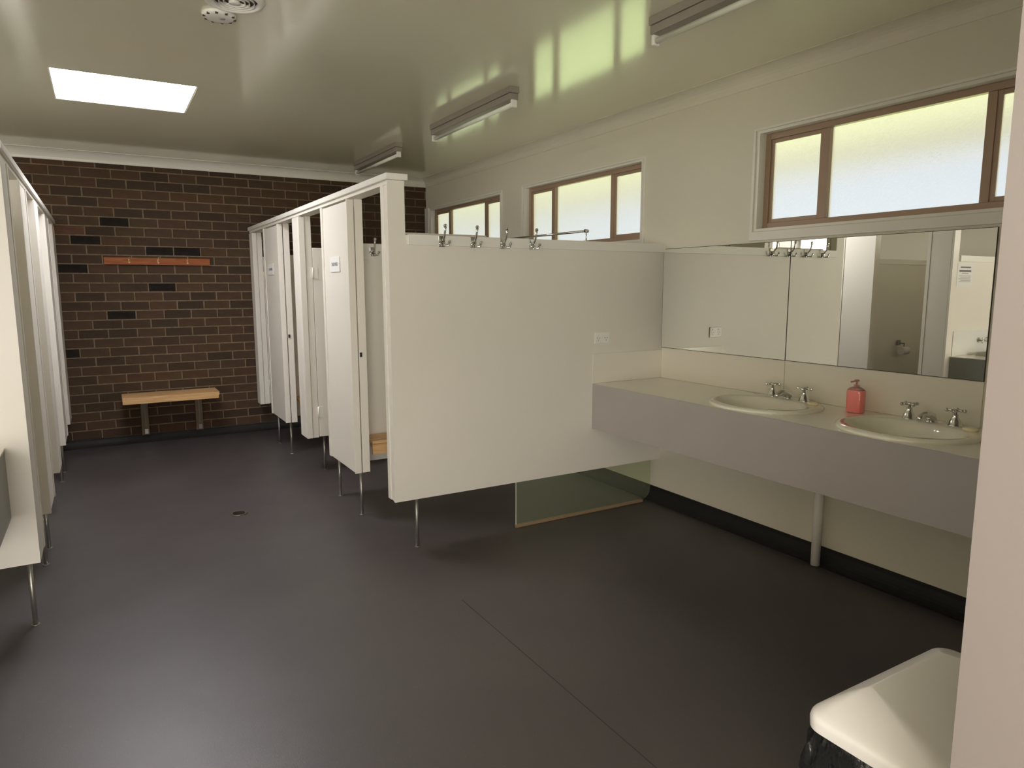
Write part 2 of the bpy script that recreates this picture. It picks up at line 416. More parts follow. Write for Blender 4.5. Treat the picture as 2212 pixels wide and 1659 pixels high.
bm = bmesh.new(); prism(bm, [(XL+u, v) for u, v in skirt_pts(.09, .085)], 'Y', YF1, YB); obj('baseboard_left', bm, COVE, kind='structure', label='dark coved vinyl skirting on the left wall')
obj('trim_4', boxes(((XR-.02, YB-.10, .30), (XR, YB, 2.465)), bev=.002), TRIM, kind='structure', label='narrow painted cover strip in the far right corner')

# ---- windows
def window(n, xw, sgn, y0, y1, pane, label):
    """xw wall face, sgn +1 when the outside lies towards +X; the sash nearest the back is at y1"""
    w = struct_empty('window_%d' % n, (xw, (y0+y1)/2, WZ0), label)
    X = lambda d: xw + sgn*d
    def B(a, b): return ((X(a[0]), a[1], a[2]), (X(b[0]), b[1], b[2]))
    t = .014
    obj('reveal', boxes(B((-.004, y0, WZ0), (.12, y0+t, WZ1)), B((-.004, y1-t, WZ0), (.12, y1, WZ1)), B((-.004, y0+t, WZ1-t), (.12, y1-t, WZ1)), B((-.004, y0+t, WZ0), (.12, y1-t, WZ0+t))), TRIM, w)
    obj('architrave', boxes(B((-.012, y0-.03, WZ0-.055), (0, y1+.03, WZ0-.004)), B((-.010, y0-.03, WZ1+.004), (0, y1+.03, WZ1+.018)),
                            B((-.010, y0-.03, WZ0-.004), (0, y0-.012, WZ1+.004)), B((-.010, y1+.012, WZ0-.004), (0, y1+.03, WZ1+.004)), bev=.0015), TRIM, w)
    a0, a1, z0, z1 = y0+t, y1-t, WZ0+t, WZ1-t
    fd0, fd1 = .050, .105; ft = .034
    obj('frame', boxes(B((fd0, a0, z0), (fd1, a0+ft, z1)), B((fd0, a1-ft, z0), (fd1, a1, z1)), B((fd0, a0+ft, z1-ft), (fd1, a1-ft, z1)), B((fd0, a0+ft, z0), (fd1, a1-ft, z0+ft)), bev=.002), BRONZE, w)
    m0, m1 = a0+.40, a1-.40
    for m_ in (m0, m1): obj('mullion', boxes(B((fd0+.004, m_-.020, z0+ft), (fd1-.006, m_+.020, z1-ft)), bev=.002), BRONZE, w)
    obj('pane', boxes(B((.082, m0+.014, z0+ft-.004), (.087, m1-.014, z1-ft+.004))), pane, w)
    for s0, s1 in ((a0+ft-.004, m0-.018), (m1+.018, a1-ft+.004)):
        st = .022
        s_ = obj('sash', boxes(B((fd0+.010, s0, z0+ft), (fd0+.032, s0+st, z1-ft)), B((fd0+.010, s1-st, z0+ft), (fd0+.032, s1, z1-ft)),
                          B((fd0+.010, s0+st, z1-ft-st), (fd0+.032, s1-st, z1-ft)), B((fd0+.010, s0+st, z0+ft), (fd0+.032, s1-st, z0+ft+st)), bev=.0015), BRONZE, w)
        obj('pane', boxes(B((fd0+.018, s0+st-.003, z0+ft+st-.003), (fd0+.023, s1-st+.003, z1-ft-st+.003))), pane, s_)
    return w
wl = ['bronze framed sliding window with frosted glass above the vanity mirrors', 'bronze framed frosted window above the first right cubicles', 'bronze framed frosted window nearest the brick wall']
for i, (a, b) in enumerate(WINS): window(i+1, XR, 1, a, b, PANE, wl[i])
for i, (a, b) in enumerate(LWINS): window(i+4, XL, -1, a, b, PANEL_, 'added unseen frosted window high in the left wall for fill light, %s' % ('nearest the entrance', 'nearest the brick wall')[i])

# ---- outside: lawn and eaves seen blurred through the glass
obj('lawn', boxes(((XR+.2, -8, -.25), (30, 18, -.15)), ((-30, -8, -.25), (XL-.2, 18, -.15))), GRASS, kind='structure', label='green lawn outside the windows')
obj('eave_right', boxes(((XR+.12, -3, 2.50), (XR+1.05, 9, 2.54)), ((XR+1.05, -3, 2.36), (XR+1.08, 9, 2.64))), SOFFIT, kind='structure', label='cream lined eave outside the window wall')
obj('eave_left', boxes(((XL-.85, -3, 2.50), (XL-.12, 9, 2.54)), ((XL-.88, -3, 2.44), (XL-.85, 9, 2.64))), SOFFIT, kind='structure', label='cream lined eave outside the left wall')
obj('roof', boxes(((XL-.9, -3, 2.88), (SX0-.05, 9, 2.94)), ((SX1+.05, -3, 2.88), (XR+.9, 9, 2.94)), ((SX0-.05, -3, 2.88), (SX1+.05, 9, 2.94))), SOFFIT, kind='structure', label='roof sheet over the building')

# ---------------------------------------------------------------- cubicles
ZB, ZT, ZP = .304, 2.106, 1.84
ZH = 2.125      # underside, top of fronts, top of partitions
def leg(parent, x, y, top=ZB+.01):
    bm = bmesh.new(); tube(bm, (x, y, .004), (x, y, top), .0105, n=14); tube(bm, (x, y, 0), (x, y, .005), .017, n=18)
    return obj('leg', bm, STEEL, parent)

def end_partition(sgn, xf, xw, label):
    """sgn +1 : right hand run (panel goes towards +X)"""
    t = thing('end_partition', label, 'partition', (xf+sgn*.6, YP+.02, 0))
    X = lambda d: xf + sgn*d
    bm = bmesh.new()
    prism(bm, [(X(0), ZB), (X(0), ZH+.004), (X(.10), ZH+.004), (X(.10), ZP-.004), (xw, ZP-.004), (xw, ZB)], 'Y', YP, YP+.020)
    obj('panel', bm, LAM, t)
    obj('top_rail', boxes(((X(.112), YP-.016, 1.782), (xw-sgn*.001, YP, ZP)), ((X(.112), YP, ZP-.003), (xw-sgn*.001, YP+.03, ZP)), bev=.0015), TRIM, t)
    obj('post', boxes(((X(.006 if sgn > 0 else .02), YP+.025, ZB), (X(.085), YP+.068, ZT)), bev=.002), LAM, t)
    if sgn > 0: obj('door_stop', boxes(((X(.002), YP+.073, ZB), (X(.030), YP+.118, ZT)), ((X(.034), YP+.072, ZB), (X(.085), YP+.110, ZT)), bev=.002), LAM, t)
    leg(t, X(.145 if sgn > 0 else .045), YP+.03)
    return t
endR = end_partition(1, XP, XR, 'large blank off-white partition beside the vanity')
endL = end_partition(-1, XQ, XL, 'off-white end partition at the left edge carrying the grey trough')

def nib(sgn, xf, y0, y1, label, cat='partition'):
    t = thing('front_panel', label, cat, (xf+sgn*.03, (y0+y1)/2, 0), 'cubicle front panels')
    X = lambda d: xf + sgn*d
    obj('panel', boxes(((X(.002), y0+.014, ZB+.004), (X(.018), y1-.050, ZT-.014)), bev=.0015), LAM, t)
    for a, b in ((y0, y0+.012), (y1-.044, y1)):
        obj('jamb', boxes(((X(-.002), a, ZB), (X(.043), b, ZT-.004)), ((X(.052), a+.006 if a == y0 else a, ZB), (X(.104), b+.02 if a == y0 else b-.004, ZT)), bev=.0015), LAM, t)
    leg(t, X(.05), y0+.045); leg(t, X(.05), y1-.07)
    return t
nibR1 = nib(1, XP, 4.43, 5.045, 'wide front panel with a white sign, nearer one on the right run')
nibR2 = nib(1, XP, 6.46, 7.09, 'wide front panel with a white sign, farther one on the right run')
def pilaster(sgn, xf, y0, y1, label, gapless=False):
    t = thing('pilaster', label, 'partition', (xf+sgn*.03, (y0+y1)/2, 0), 'cubicle pilasters')
    X = lambda d: xf + sgn*d
    obj('post', boxes(((X(0), y0+.05, ZB), (X(.020), y1-.05, ZT-.004)), ((X(.02), (y0+y1)/2-.03, ZB), (X(.085), (y0+y1)/2+.03, ZT)), bev=.0015), LAM, t)
    for a, b in ((y0, y0+.046), (y1-.046, y1)):
        obj('door_stop', boxes(((X(0), a, ZB), (X(.045), b, ZT-.004)), ((X(.049), a+.008, ZB), (X(.098), b-.006, ZT)), bev=.0015), LAM, t)
    return t
pilR1 = pilaster(1, XP, 5.69, 5.90, 'narrow pilaster between the two pairs of right cubicle doors')
pilR2 = pilaster(1, XP, 7.65, 7.805, 'narrow pilaster where the right run meets the brick wall')

def partition(sgn, xf, xw, y, label, leg_at=.16, rail=.10):
    t = thing('divider', label, 'partition', (xf+sgn*.7, y, 0), 'cubicle dividers')
    X = lambda d: xf + sgn*d
    obj('panel', boxes(((X(.105), y-.016, ZB), (xw, y+.016, ZP-.003))), LAM, t)
    obj('top_rail', boxes(((X(.107), y-.034, ZP-rail), (xw-sgn*.001, y-.016, ZP)), ((X(.107), y-.034, ZP), (xw-sgn*.001, y+.018, ZP+.006)), bev=.0012), TRIM, t)
    if leg_at: leg(t, X(leg_at), y)
    return t
divR1 = partition(1, XP, XR, 4.745, 'divider behind the bench in the first right cubicle', None)
divR2 = partition(1, XP, XR, 5.785, 'divider at the middle of the right run of cubicles', .16)
divR3 = partition(1, XP, XR, 6.79, 'divider behind the bench in the third right cubicle', None)
# header beams with cap
def header(sgn, xf, label):
    t = thing('header_rail', label, 'rail', (xf+sgn*.05, (YP+YB)/2, ZH))
    X = lambda d: xf + sgn*d
    obj('beam', boxes(((X(.004), YP+.0205, ZT+.0005), (X(.095), YB-.012, ZH+.005)), bev=.001), LAM, t)
    obj('cap', boxes(((X(-.010), YP-.012, ZH+.0055), (X(.118), YB-.010, ZH+.040)), bev=.003), TRIM, t)
    return t
header(1, XP, 'long off-white capped rail over the right cubicle fronts')
header(-1, XQ, 'long off-white capped rail over the left cubicle fronts')

# left run
nib0 = thing('front_panel', 'narrow front panel at the near end of the left run', 'partition', (XQ-.03, YP+.15, 0), 'cubicle front panels')
obj('panel', boxes(((XQ, YP+.0215, ZB), (XQ-.018, YP+.215, ZT-.004)), bev=.0015), LAM, nib0)
obj('jamb', boxes(((XQ+.004, YP+.217, ZB), (XQ-.043, YP+.250, ZT-.004)), bev=.0015), LAM, nib0)
nib(-1, XQ, 4.50, 4.90, 'left run front panel between the first two cubicle doors')
pilaster(-1, XQ, 5.49, 5.78, 'left run pilaster at the middle of the row')
nib(-1, XQ, 6.44, 6.90, 'left run front panel between the last two cubicle doors')
pilaster(-1, XQ, 7.42, 7.805, 'left run pilaster where the row meets the brick wall')
partition(-1, XQ, XL, 4.705, 'divider with a toilet roll holder in the first left cubicle, seen in the mirror', None, .05)
partition(-1, XQ, XL, 5.64, 'divider at the middle of the left run of cubicles', .16, .05)
partition(-1, XQ, XL, 6.68, 'divider between the last two left cubicles', None, .05)

# doors, swung inward
def make_door(w, label):
    t = thing('cubicle_door', label, 'door', (0, 0, 0), 'cubicle doors')
    obj('slab', boxes(((.004, -.017, ZB+.006), (w, .017, ZP+.02)), bev=.002), LAM, t)
    for z in (.52, 1.66):
        bm = bmesh.new(); box(bm, (.006, -.021, z-.045), (.040, -.017, z+.045)); tube(bm, (.002, -.020, z-.045), (.002, -.020, z+.045), .006, n=12)
        obj('hinge', bm, TRIM, t)
    bm = bmesh.new(); tube(bm, (w-.06, -.021, 1.10), (w-.06, -.017, 1.10), .028, n=18); box(bm, (w-.085, -.036, 1.093), (w-.035, -.021, 1.107), .003)
    obj('latch', bm, BLACKP, t)
    return t
dR = make_door(.575, 'off-white door swung into the first right cubicle')
dR.location = (XP+.105, YP+.135, 0)
dup(dR, (XP+.098, 5.712, 0), 'off-white door swung into the second right cubicle')
dup(dR, (XP+.105, 5.925, 0), 'off-white door swung into the third right cubicle')
dup(dR, (XP+.098, 7.66, 0), 'off-white door swung into the farthest right cubicle')
dup(dR, (XQ-.12, YP+.20, 0), 'off-white door swung into the nearest left cubicle', PI)
dup(dR, (XQ-.12, 5.46, 0), 'off-white door swung into the second left cubicle', PI)
dup(dR, (XQ-.12, 5.83, 0), 'off-white door swung into the third left cubicle', PI)
dup(dR, (XQ-.12, 7.42, 0), 'off-white door swung into the farthest left cubicle', PI)
# latch keeps on the nibs
bm = boxes(((XP+.055, 4.426, 1.09), (XP+.070, 4.430, 1.12))); obj('latch_keep', bm, BLACKP, nibR1)
bm = boxes(((XP+.055, 6.456, 1.09), (XP+.070, 6.460, 1.12))); obj('latch_keep', bm, BLACKP, nibR2)

# signs on the wide front panels
def lettering(parent, txt, size, loc, rot, m=INK):
    cu = bpy.data.curves.new('lettering', 'FONT'); cu.body = txt; cu.size = size; cu.align_x = 'CENTER'; cu.align_y = 'CENTER'; cu.extrude = .0003
    tmp = bpy.data.objects.new('tmp', cu); COL.objects.link(tmp)
    bpy.context.view_layer.update()
    me = bpy.data.meshes.new_from_object(tmp.evaluated_get(bpy.context.evaluated_depsgraph_get()))
    bpy.data.objects.remove(tmp)
    me.materials.clear(); me.materials.append(m)
    o = bpy.data.objects.new('lettering', me); COL.objects.link(o)
    if parent: o.parent = parent
    o.location = loc; o.rotation_euler = rot
    return o
def sign(y, z, label):
    t = thing('door_sign', label, 'sign', (XP-.002, y, z), 'cubicle signs')
    obj('card', boxes(((XP-.004, y-.108, z-.050), (XP-.0005, y+.108, z+.050)), bev=.0008), PAPER, t)
    lettering(t, 'SHOWER', .034, (-.0026, 0, 0), (PI/2, 0, -PI/2))
    return t
sign(4.725, 1.70, 'white sign on the nearer front panel of the right run')
sign(6.785, 1.71, 'white sign on the farther front panel of the right run')

# benches in the showers
def cub_bench(y, label):
    t = thing('cubicle_bench', label, 'bench', (1.95, y-.12, .46), 'cubicle benches')
    n = 5; d = .225; w = (d-.008*(n-1))/n
    for i in range(n):
        y0 = y-.031-d + i*(w+.008)
        obj('slat', boxes(((1.535, y0, .478), (2.45, y0+w, .500)), bev=.003), WOOD, t)
    obj('fascia', boxes(((1.535, y-.031-d, .405), (2.45, y-.031-d+.02, .476)), bev=.002), WOOD, t)
    for x in (1.62, 2.36): obj('bearer', boxes(((x-.02, y-.236, .41), (x+.02, y-.0165, .476))), WOOD, t)
    return t
cub_bench(4.745, 'slatted pine bench in the first right cubicle')
cub_bench(6.79, 'slatted pine bench in the third right cubicle')

# ---------------------------------------------------------------- coat hooks (facing -Y)
def make_hook(label, group):
    t = thing('coat_hook', label, 'hook', (0, 0, 0), group)
    bm = bmesh.new(); box(bm, (-.017, -.005, -.030), (.017, 0, .022), .002)
    tube(bm, (0, -.0065, .012), (0, -.004, .012), .004, n=8); tube(bm, (0, -.0065, -.022), (0, -.004, -.022), .004, n=8)
    obj('plate', bm, CHROME, t)
    bm = bmesh.new(); path(bm, [(0, -.004, -.002), (0, -.022, .004), (0, -.038, .020), (0, -.046, .044), (0, -.050, .062)], [.006, .0055, .005, .005, .007], 10)
    bmesh.ops.create_uvsphere(bm, u_segments=10, v_segments=8, radius=.009, matrix=Matrix.Translation((0, -.050, .066))); obj('upper_prong', bm, CHROME, t)
    bm = bmesh.new()
    for s in (-1, 1):
        path(bm, [(0, -.004, -.012), (s*.010, -.020, -.024), (s*.020, -.034, -.024), (s*.025, -.040, -.010)], [.0055, .005, .005, .005], 10)
        bmesh.ops.create_uvsphere(bm, u_segments=10, v_segments=8, radius=.0075, matrix=Matrix.Translation((s*.025, -.040, -.008)))
    obj('lower_prong', bm, CHROME, t)
    return t
HG = 'chrome coat hooks on the large partition'
hk = make_hook('chrome double coat hook on the large partition, leftmost of four', HG); hk.scale = (1.22, 1.1, 1.2); hk.location = (1.704, YP-.016, 1.811)
for x, l in ((1.907, 'second from the left of four'), (2.108, 'third from the left of four'), (2.315, 'rightmost of four')):
    dup(hk, (x, YP-.016, 1.811), 'chrome double coat hook on the large partition, ' + l)
dup(hk, (1.652, 4.7112, 1.795), 'chrome coat hook above the bench in the first right cubicle', group='cubicle coat hooks')
dup(hk, (1.655, 6.7562, 1.795), 'chrome coat hook above the bench in the third right cubicle', group='cubicle coat hooks')

# shower curtain rail above the first cubicle
t = thing('shower_rail', 'thin chrome curtain rail raised above the large partition', 'rail', (2.74, YP+.02, ZP))
bm = bmesh.new(); tube(bm, (2.75, YP+.012, 1.906), (2.69, 4.735, 1.906), .0075, n=14); obj('rod', bm, CHROME, t)
for x, y in ((2.75, YP+.012), (2.69, 4.735)):
    bm = bmesh.new(); tube(bm, (x, y, ZP), (x, y, 1.900), .004, n=10); tube(bm, (x, y, ZP), (x, y, ZP+.004), .016, n=14); tube(bm, (x-.013, y, 1.906), (x+.013, y, 1.906), .011, n=14)
    obj('bracket', bm, CHROME, t)

# power point on the large partition
def rx(o): return o
t = thing('power_outlet', 'white double power point above the end of the vanity', 'socket', (2.88, YP, 1.208))
obj('plate', boxes(((2.820, YP-.008, 1.170), (2.940, YP, 1.246)), bev=.0025), PLASTIC, t)
for x in (2.848, 2.912):
    obj('switch', boxes(((x-.009, YP-.011, 1.222), (x+.009, YP-.008, 1.234)), bev=.001), PLASTIC, t)
    bm = boxes(((x-.011, YP-.0085, 1.203), (x-.008, YP-.0079, 1.211)), ((x+.008, YP-.0085, 1.203), (x+.011, YP-.0079, 1.211)), ((x-.0015, YP-.0085, 1.188), (x+.0015, YP-.0079, 1.197)))
    obj('socket_slots', bm, BLACKGAP, t)

# perspex splash sheet under the large partition
bm = bmesh.new(); pts = [(2.215, .020), (2.215, ZB), (3.352, ZB), (3.352, .095)]
for i in range(1, 7):
    a = PI/2*i/6; pts.append((3.352-.07*(1-math.cos(a)), .095-.075*math.sin(a)))
prism(bm, pts, 'Y', YP+.008, YP+.014)
t = thing('splash_screen', 'clear greenish perspex strip closing the gap below the large partition', 'screen', (2.8, YP+.01, 0))
obj('sheet', bm, PERSPEX, t)
obj('edge', boxes(((2.213, YP+.006, .0205), (2.216, YP+.016, ZB))), mat('polished_perspex_edge', (.55, .56, .44), .2), t)
obj('seal', boxes(((2.21, YP-.002, 0.0), (3.28, YP+.018, .020)), bev=.003), mat('amber_sealant', (0.30, .21, .12), .3), t)

# ---------------------------------------------------------------- vanity
VX, VT, VB, VY0, VY1 = 2.808, .9024, .594, 1.10, YP-.001
bas = [(3.112, 2.535), (3.112, 1.745)]
t = thing('vanity', 'long grey laminate vanity counter along the window wall', 'counter', (3.1, 2.4, 0))
bm = bmesh.new(); th = .034; hx, hy = .255, .275
def ring_patch(bm, cx, cy, x0, x1, y0, y1, rx_, ry_, z1, z0, n=48):
    A = []; B = []; C = []
    for k in range(n):
        a = 2*PI*(k+.5)/n; c, s = math.cos(a), math.sin(a)
        tx = ((x1-cx)/c if c > 0 else (x0-cx)/c) if abs(c) > 1e-6 else 9e9
        ty = ((y1-cy)/s if s > 0 else (y0-cy)/s) if abs(s) > 1e-6 else 9e9
        q = min(tx, ty); A.append(bm.verts.new((cx+c*q, cy+s*q, z1))); B.append(bm.verts.new((cx+rx_*c, cy+ry_*s, z1))); C.append(bm.verts.new((cx+rx_*c, cy+ry_*s, z0)))
    for k in range(n):
        j = (k+1) % n
        bm.faces.new((A[k], A[j], B[j], B[k])); bm.faces.new((B[k], B[j], C[j], C[k]))
for cx, cy in bas: ring_patch(bm, cx, cy, VX+.001, XR-.001, cy-.33, cy+.33, hx, hy, VT, VT-th)
def flat(x0, x1, y0, y1, z):
    bm.faces.new([bm.verts.new(p) for p in ((x0, y0, z), (x1, y0, z), (x1, y1, z), (x0, y1, z))])
flat(VX+.001, XR-.001, bas[0][1]+.33, VY1, VT); flat(VX+.001, XR-.001, bas[1][1]+.33, bas[0][1]-.33, VT); flat(VX+.001, XR-.001, VY0, bas[1][1]-.33, VT)
obj('worktop', bm, TOPLAM, t)
obj('fascia', boxes(((VX, VY0, VB), (VX+.018, VY1, VT-.0006))), GREYLAM, t)
obj('underside', boxes(((VX+.018, VY0, VB+.002), (XR-.001, VY1, VB+.018)), ((VX+.018, VY0, VB+.018), (XR-.001, VY0+.018, VT-.002))), GREYLAM, t)
bm = bmesh.new(); tube(bm, (3.338, 2.325, .004), (3.338, 2.325, VB+.002), .025, n=24); obj('leg', bm, PLASTIC, t)
bm = boxes(((XR-.007, 1.588, VT+.001), (XR-.0005, 2.651, 1.117))); tag(obj('splashback', bm, SPLASH), 'glossy cream splashback panel behind the nearer basin', 'splashback', 'splashback panels')
bm = boxes(((XR-.007, 2.655, VT+.001), (XR-.0005, YP-.008, 1.117))); tag(obj('splashback', bm, SPLASH), 'glossy cream splashback panel behind the farther basin', 'splashback', 'splashback panels')
bm = boxes(((VX+.001, YP-.007, VT+.001), (XR-.008, YP-.0005, 1.102))); tag(obj('splashback', bm, SPLASH), 'cream splashback panel on the large partition at the vanity end', 'splashback', 'splashback panels')

def mirror(y0, y1, label):
    t = thing('mirror', label, 'mirror', (XR, (y0+y1)/2, 1.12), 'wall mirrors')
    obj('glass', boxes(((XR-.0065, y0+.0025, 1.1215), (XR-.002, y1-.0025, 1.804))), MIRROR, t)
    obj('edge', boxes(((XR-.0062, y0, 1.119), (XR-.0003, y1, 1.1215)), ((XR-.0062, y0, 1.804), (XR-.0003, y1, 1.8065)), ((XR-.0062, y0, 1.1215), (XR-.0003, y0+.0025, 1.804)), ((XR-.0062, y1-.0025, 1.1215), (XR-.0003, y1, 1.804))), BLACKGAP, t)
    return t
mirror(1.588, 2.653, 'large frameless mirror nearer the right edge, above the two basins')
mirror(2.654, YP-.001, 'large frameless mirror next to the large partition')

def make_basin(label):
    """local origin at the counter surface; wall side is +X"""
    t = thing('wash_basin', label, 'basin', (0, 0, 0), 'oval wash basins')
    bm = bmesh.new(); n = 56
    prof = [(.286, .306, 0, -.001), (.288, .308, 0, .004), (.283, .303, 0, .012), (.270, .290, 0, .017), (.250, .270, 0, .018)]
    inn = [(.205, .262, -.040, .0165), (.198, .255, -.042, .010), (.190, .246, -.042, -.010), (.172, .225, -.040, -.060), (.130, .175, -.035, -.100), (.060, .080, -.030, -.118), (.018, .018, -.030, -.120)]
    rings = []
    for a_, b_, dx, z in prof+inn:
        rings.append([bm.verts.new((dx+a_*math.cos(2*PI*k/n), b_*math.sin(2*PI*k/n), z)) for k in range(n)])
    for A, B in zip(rings, rings[1:]):
        for k in range(n):
            f = bm.faces.new((A[k], A[(k+1)%n], B[(k+1)%n], B[k])); f.smooth = True
    bm.faces.new(rings[-1])
    me_o = obj('bowl', bm, CERAMIC, t)
    bm = bmesh.new(); lathe(bm, (-.030, 0, -.1195), [(.020, 0), (.020, .003), (.012, .003)], 20); obj('plug_waste', bm, CHROME, t)
    for yy, spoke in ((-.105, .3), (.105, 1.0)):
        bm = bmesh.new(); c = (.190, yy, .016)
        lathe(bm, c, [(.030, 0), (.030, .005), (.026, .008), (.025, .022), (.016, .036), (.013, .046), (.013, .054)], 24)
        tp = obj('tap', bm, CHROME, t)
        bm = bmesh.new(); lathe(bm, (c[0], c[1], c[2]+.050), [(.006, 0), (.006, .016), (.011, .018), (.012, .026), (.007, .030)], 18)
        for k in range(4):
            a = spoke + k*PI/2; d = Vector((math.cos(a), math.sin(a), 0)); p0 = Vector((c[0], c[1], c[2]+.072))
            tube(bm, p0+d*.006, p0+d*.034, .0055, .0065, n=10)
            bmesh.ops.create_uvsphere(bm, u_segments=10, v_segments=8, radius=.0085, matrix=Matrix.Translation(p0+d*.036))
        obj('cross_handle', bm, CHROME, tp)
    bm = bmesh.new()
    lathe(bm, (.190, 0, .016), [(.024, 0), (.024, .005), (.019, .010), (.017, .018)], 20, 1, 1.1)
    path(bm, [(.196, 0, .026), (.186, 0, .044), (.162, 0, .056), (.128, 0, .056), (.098, 0, .046), (.088, 0, .032)], [.021, .0225, .020, .0165, .014, .012], 16)
    obj('spout', bm, CHROME, t)
    return t
b1 = make_basin('oval cream basin farther along the vanity, with two cross taps'); b1.location = (bas[0][0], bas[0][1], VT)
b2 = dup(b1, (bas[1][0], bas[1][1], VT), 'oval cream basin nearer the right edge, with two cross taps')
obj('sticker', boxes(((2.842, 1.66, VT+.0165), (2.862, 1.71, VT+.0175))), PAPER, b2)

def soap(x, y, label):
    bm = bmesh.new(); lathe(bm, (x, y, VT+.0175), [(.020, 0), (.027, .003), (.029, .008), (.027, .013), (.018, .016)], 24, .75, 1.15)
    tag(obj('soap_bar', bm, SOAP, loc=(x, y, VT+.018)), label, 'soap', 'soap bars')
soap(3.235, 2.325, 'small cream soap bar on the rim of the farther basin'); soap(3.235, 1.540, 'small cream soap bar on the rim of the nearer basin')

t = thing('soap_bottle', 'pink-red pump bottle of liquid soap on the vanity', 'bottle', (3.315, 2.135, VT))
bm = bmesh.new()
def rrect(w, d, r, n=5):
    pts = []
    for sx, sy, a0 in ((1, 1, 0), (-1, 1, PI/2), (-1, -1, PI), (1, -1, 1.5*PI)):
        for i in range(n+1):
            a = a0+PI/2*i/n; pts.append((sx*(w/2-r)+r*math.cos(a), sy*(d/2-r)+r*math.sin(a)))
    return pts
def loft(bm, c, L, smooth=True):
    """L: list of (w, d, r, z)"""
    rings = [[bm.verts.new((c[0]+x, c[1]+y, c[2]+z)) for x, y in rrect(w, d, r)] for w, d, r, z in L]
    for A, B in zip(rings, rings[1:]):
        n = len(A)
        for k in range(n):
            f = bm.faces.new((A[k], A[(k+1)%n], B[(k+1)%n], B[k])); f.smooth = smooth
    bm.faces.new(rings[0][::-1]); bm.faces.new(rings[-1])
c = (3.315, 2.135, VT)
loft(bm, c, [(.046, .080, .014, .001), (.052, .088, .018, .006), (.052, .088, .018, .112), (.048, .084, .018, .118)]); obj('body', bm, LIQUID, t)
bm = bmesh.new(); loft(bm, c, [(.048, .084, .018, .1185), (.040, .070, .018, .126), (.028, .034, .013, .134)]); obj('shoulder', bm, CLEARP, t)
bm = bmesh.new(); lathe(bm, (c[0], c[1], c[2]+.134), [(.013, 0), (.013, .010), (.005, .011), (.005, .028), (.012, .029), (.012, .036), (.006, .038)], 20)
tube(bm, (c[0], c[1], c[2]+.166), (c[0]-.034, c[1]+.010, c[2]+.160), .004, n=10); obj('pump', bm, CLEARP, t)

# ---------------------------------------------------------------- left trough seen at the left edge and in the mirror
t = thing('grey_trough', 'grey laminate trough bench fixed to the left end partition', 'counter', (-1.3, 3.4, 0))
LX, LY = -.415, 3.14
obj('case', boxes(((XL+.001, LY, .532), (LX, YP-.001, .842))), mat('grey_green_laminate', (.30, .305, .28), .42), t)
obj('worktop', boxes(((XL+.001, LY-.003, .842), (LX+.002, YP-.001, .850)), bev=.001), TOPLAM, t)
obj('basin', boxes(((-1.40, LY+.06, .850), (-.73, LY+.075, .880)), ((-1.40, YP-.10, .850), (-.73, YP-.085, .880)), ((-1.40, LY+.075, .850), (-1.385, YP-.10, .880)), ((-.745, LY+.075, .850), (-.73, YP-.10, .880)), ((-1.385, LY+.075, .850), (-.745, YP-.10, .853)), bev=.001), STAIN, t)
for x in (-2.0, -.9):
    bm = bmesh.new(); tube(bm, (x, 3.42, 0), (x, 3.42, .532), .02, n=18); obj('leg', bm, PLASTIC, t)
tag(obj('splashback', boxes(((XL+.001, YP-.007, .851), (LX-.02, YP-.0005, 1.10))), mat('white_splashback', (.80, .80, .76), .2)), 'white splashback panel above the grey trough', 'splashback')
t = thing('wall_tap', 'chrome wall taps and spout above the grey trough', 'tap', (-1.0, YP-.007, .99))
for x in (-.915, -1.075):
    bm = bmesh.new(); lathe(bm, (x, YP-.008, .995), [(.026, 0), (.026, -.006), (.014, -.012), (.012, -.040)], 20, axis='Y'); 
    for k in range(4):
        a = k*PI/2+.2; tube(bm, (x, YP-.050, .995), (x+.032*math.cos(a), YP-.050, .995+.032*math.sin(a)), .0055, n=10)
    obj('cross_handle', bm, CHROME, t)
bm = bmesh.new(); path(bm, [(-.995, YP-.008, .995), (-.995, YP-.07, 1.0), (-.995, YP-.13, .985), (-.995, YP-.145, .955)], [.012, .011, .010, .010], 12); obj('spout', bm, CHROME, t)
# notice
t = thing('notice', 'printed paper notice on the left end partition, seen in the mirror', 'notice', (-.56, YP, 1.63))
obj('paper', boxes(((-.705, YP-.0022, 1.535), (-.415, YP-.0004, 1.765))), PAPER, t)
bars = [((-.66, 1.722), (-.47, 1.734), INK), ((-.67, 1.684), (-.45, 1.700), INK), ((-.62, 1.666), (-.50, 1.672), PALEINK)]
for i in range(5): bars.append(((-.67, 1.640-i*.014), (-.45+(-.03 if i % 2 else 0), 1.645-i*.014), PALEINK))
for (x0, z0), (x1, z1), m_ in bars: obj('print_line', boxes(((x0, YP-.0028, z0), (x1, YP-.0021, z1))), m_, t)
# toilet roll holder seen in mirror
t = thing('toilet_roll_holder', 'white toilet roll holder on a left cubicle divider, seen in the mirror', 'holder', (-1.17, 4.675, .82))
obj('bracket', boxes(((-1.20, 4.660, .86), (-1.14, 4.6745, .92)), ((-1.185, 4.60, .875), (-1.175, 4.66, .89)), ((-1.185, 4.60, .80), (-1.175, 4.61, .89)), bev=.001), STAIN, t)
bm = bmesh.new(); tube(bm, (-1.24, 4.605, .80), (-1.12, 4.605, .80), .045, n=24); obj('roll', bm, PAPER, t)

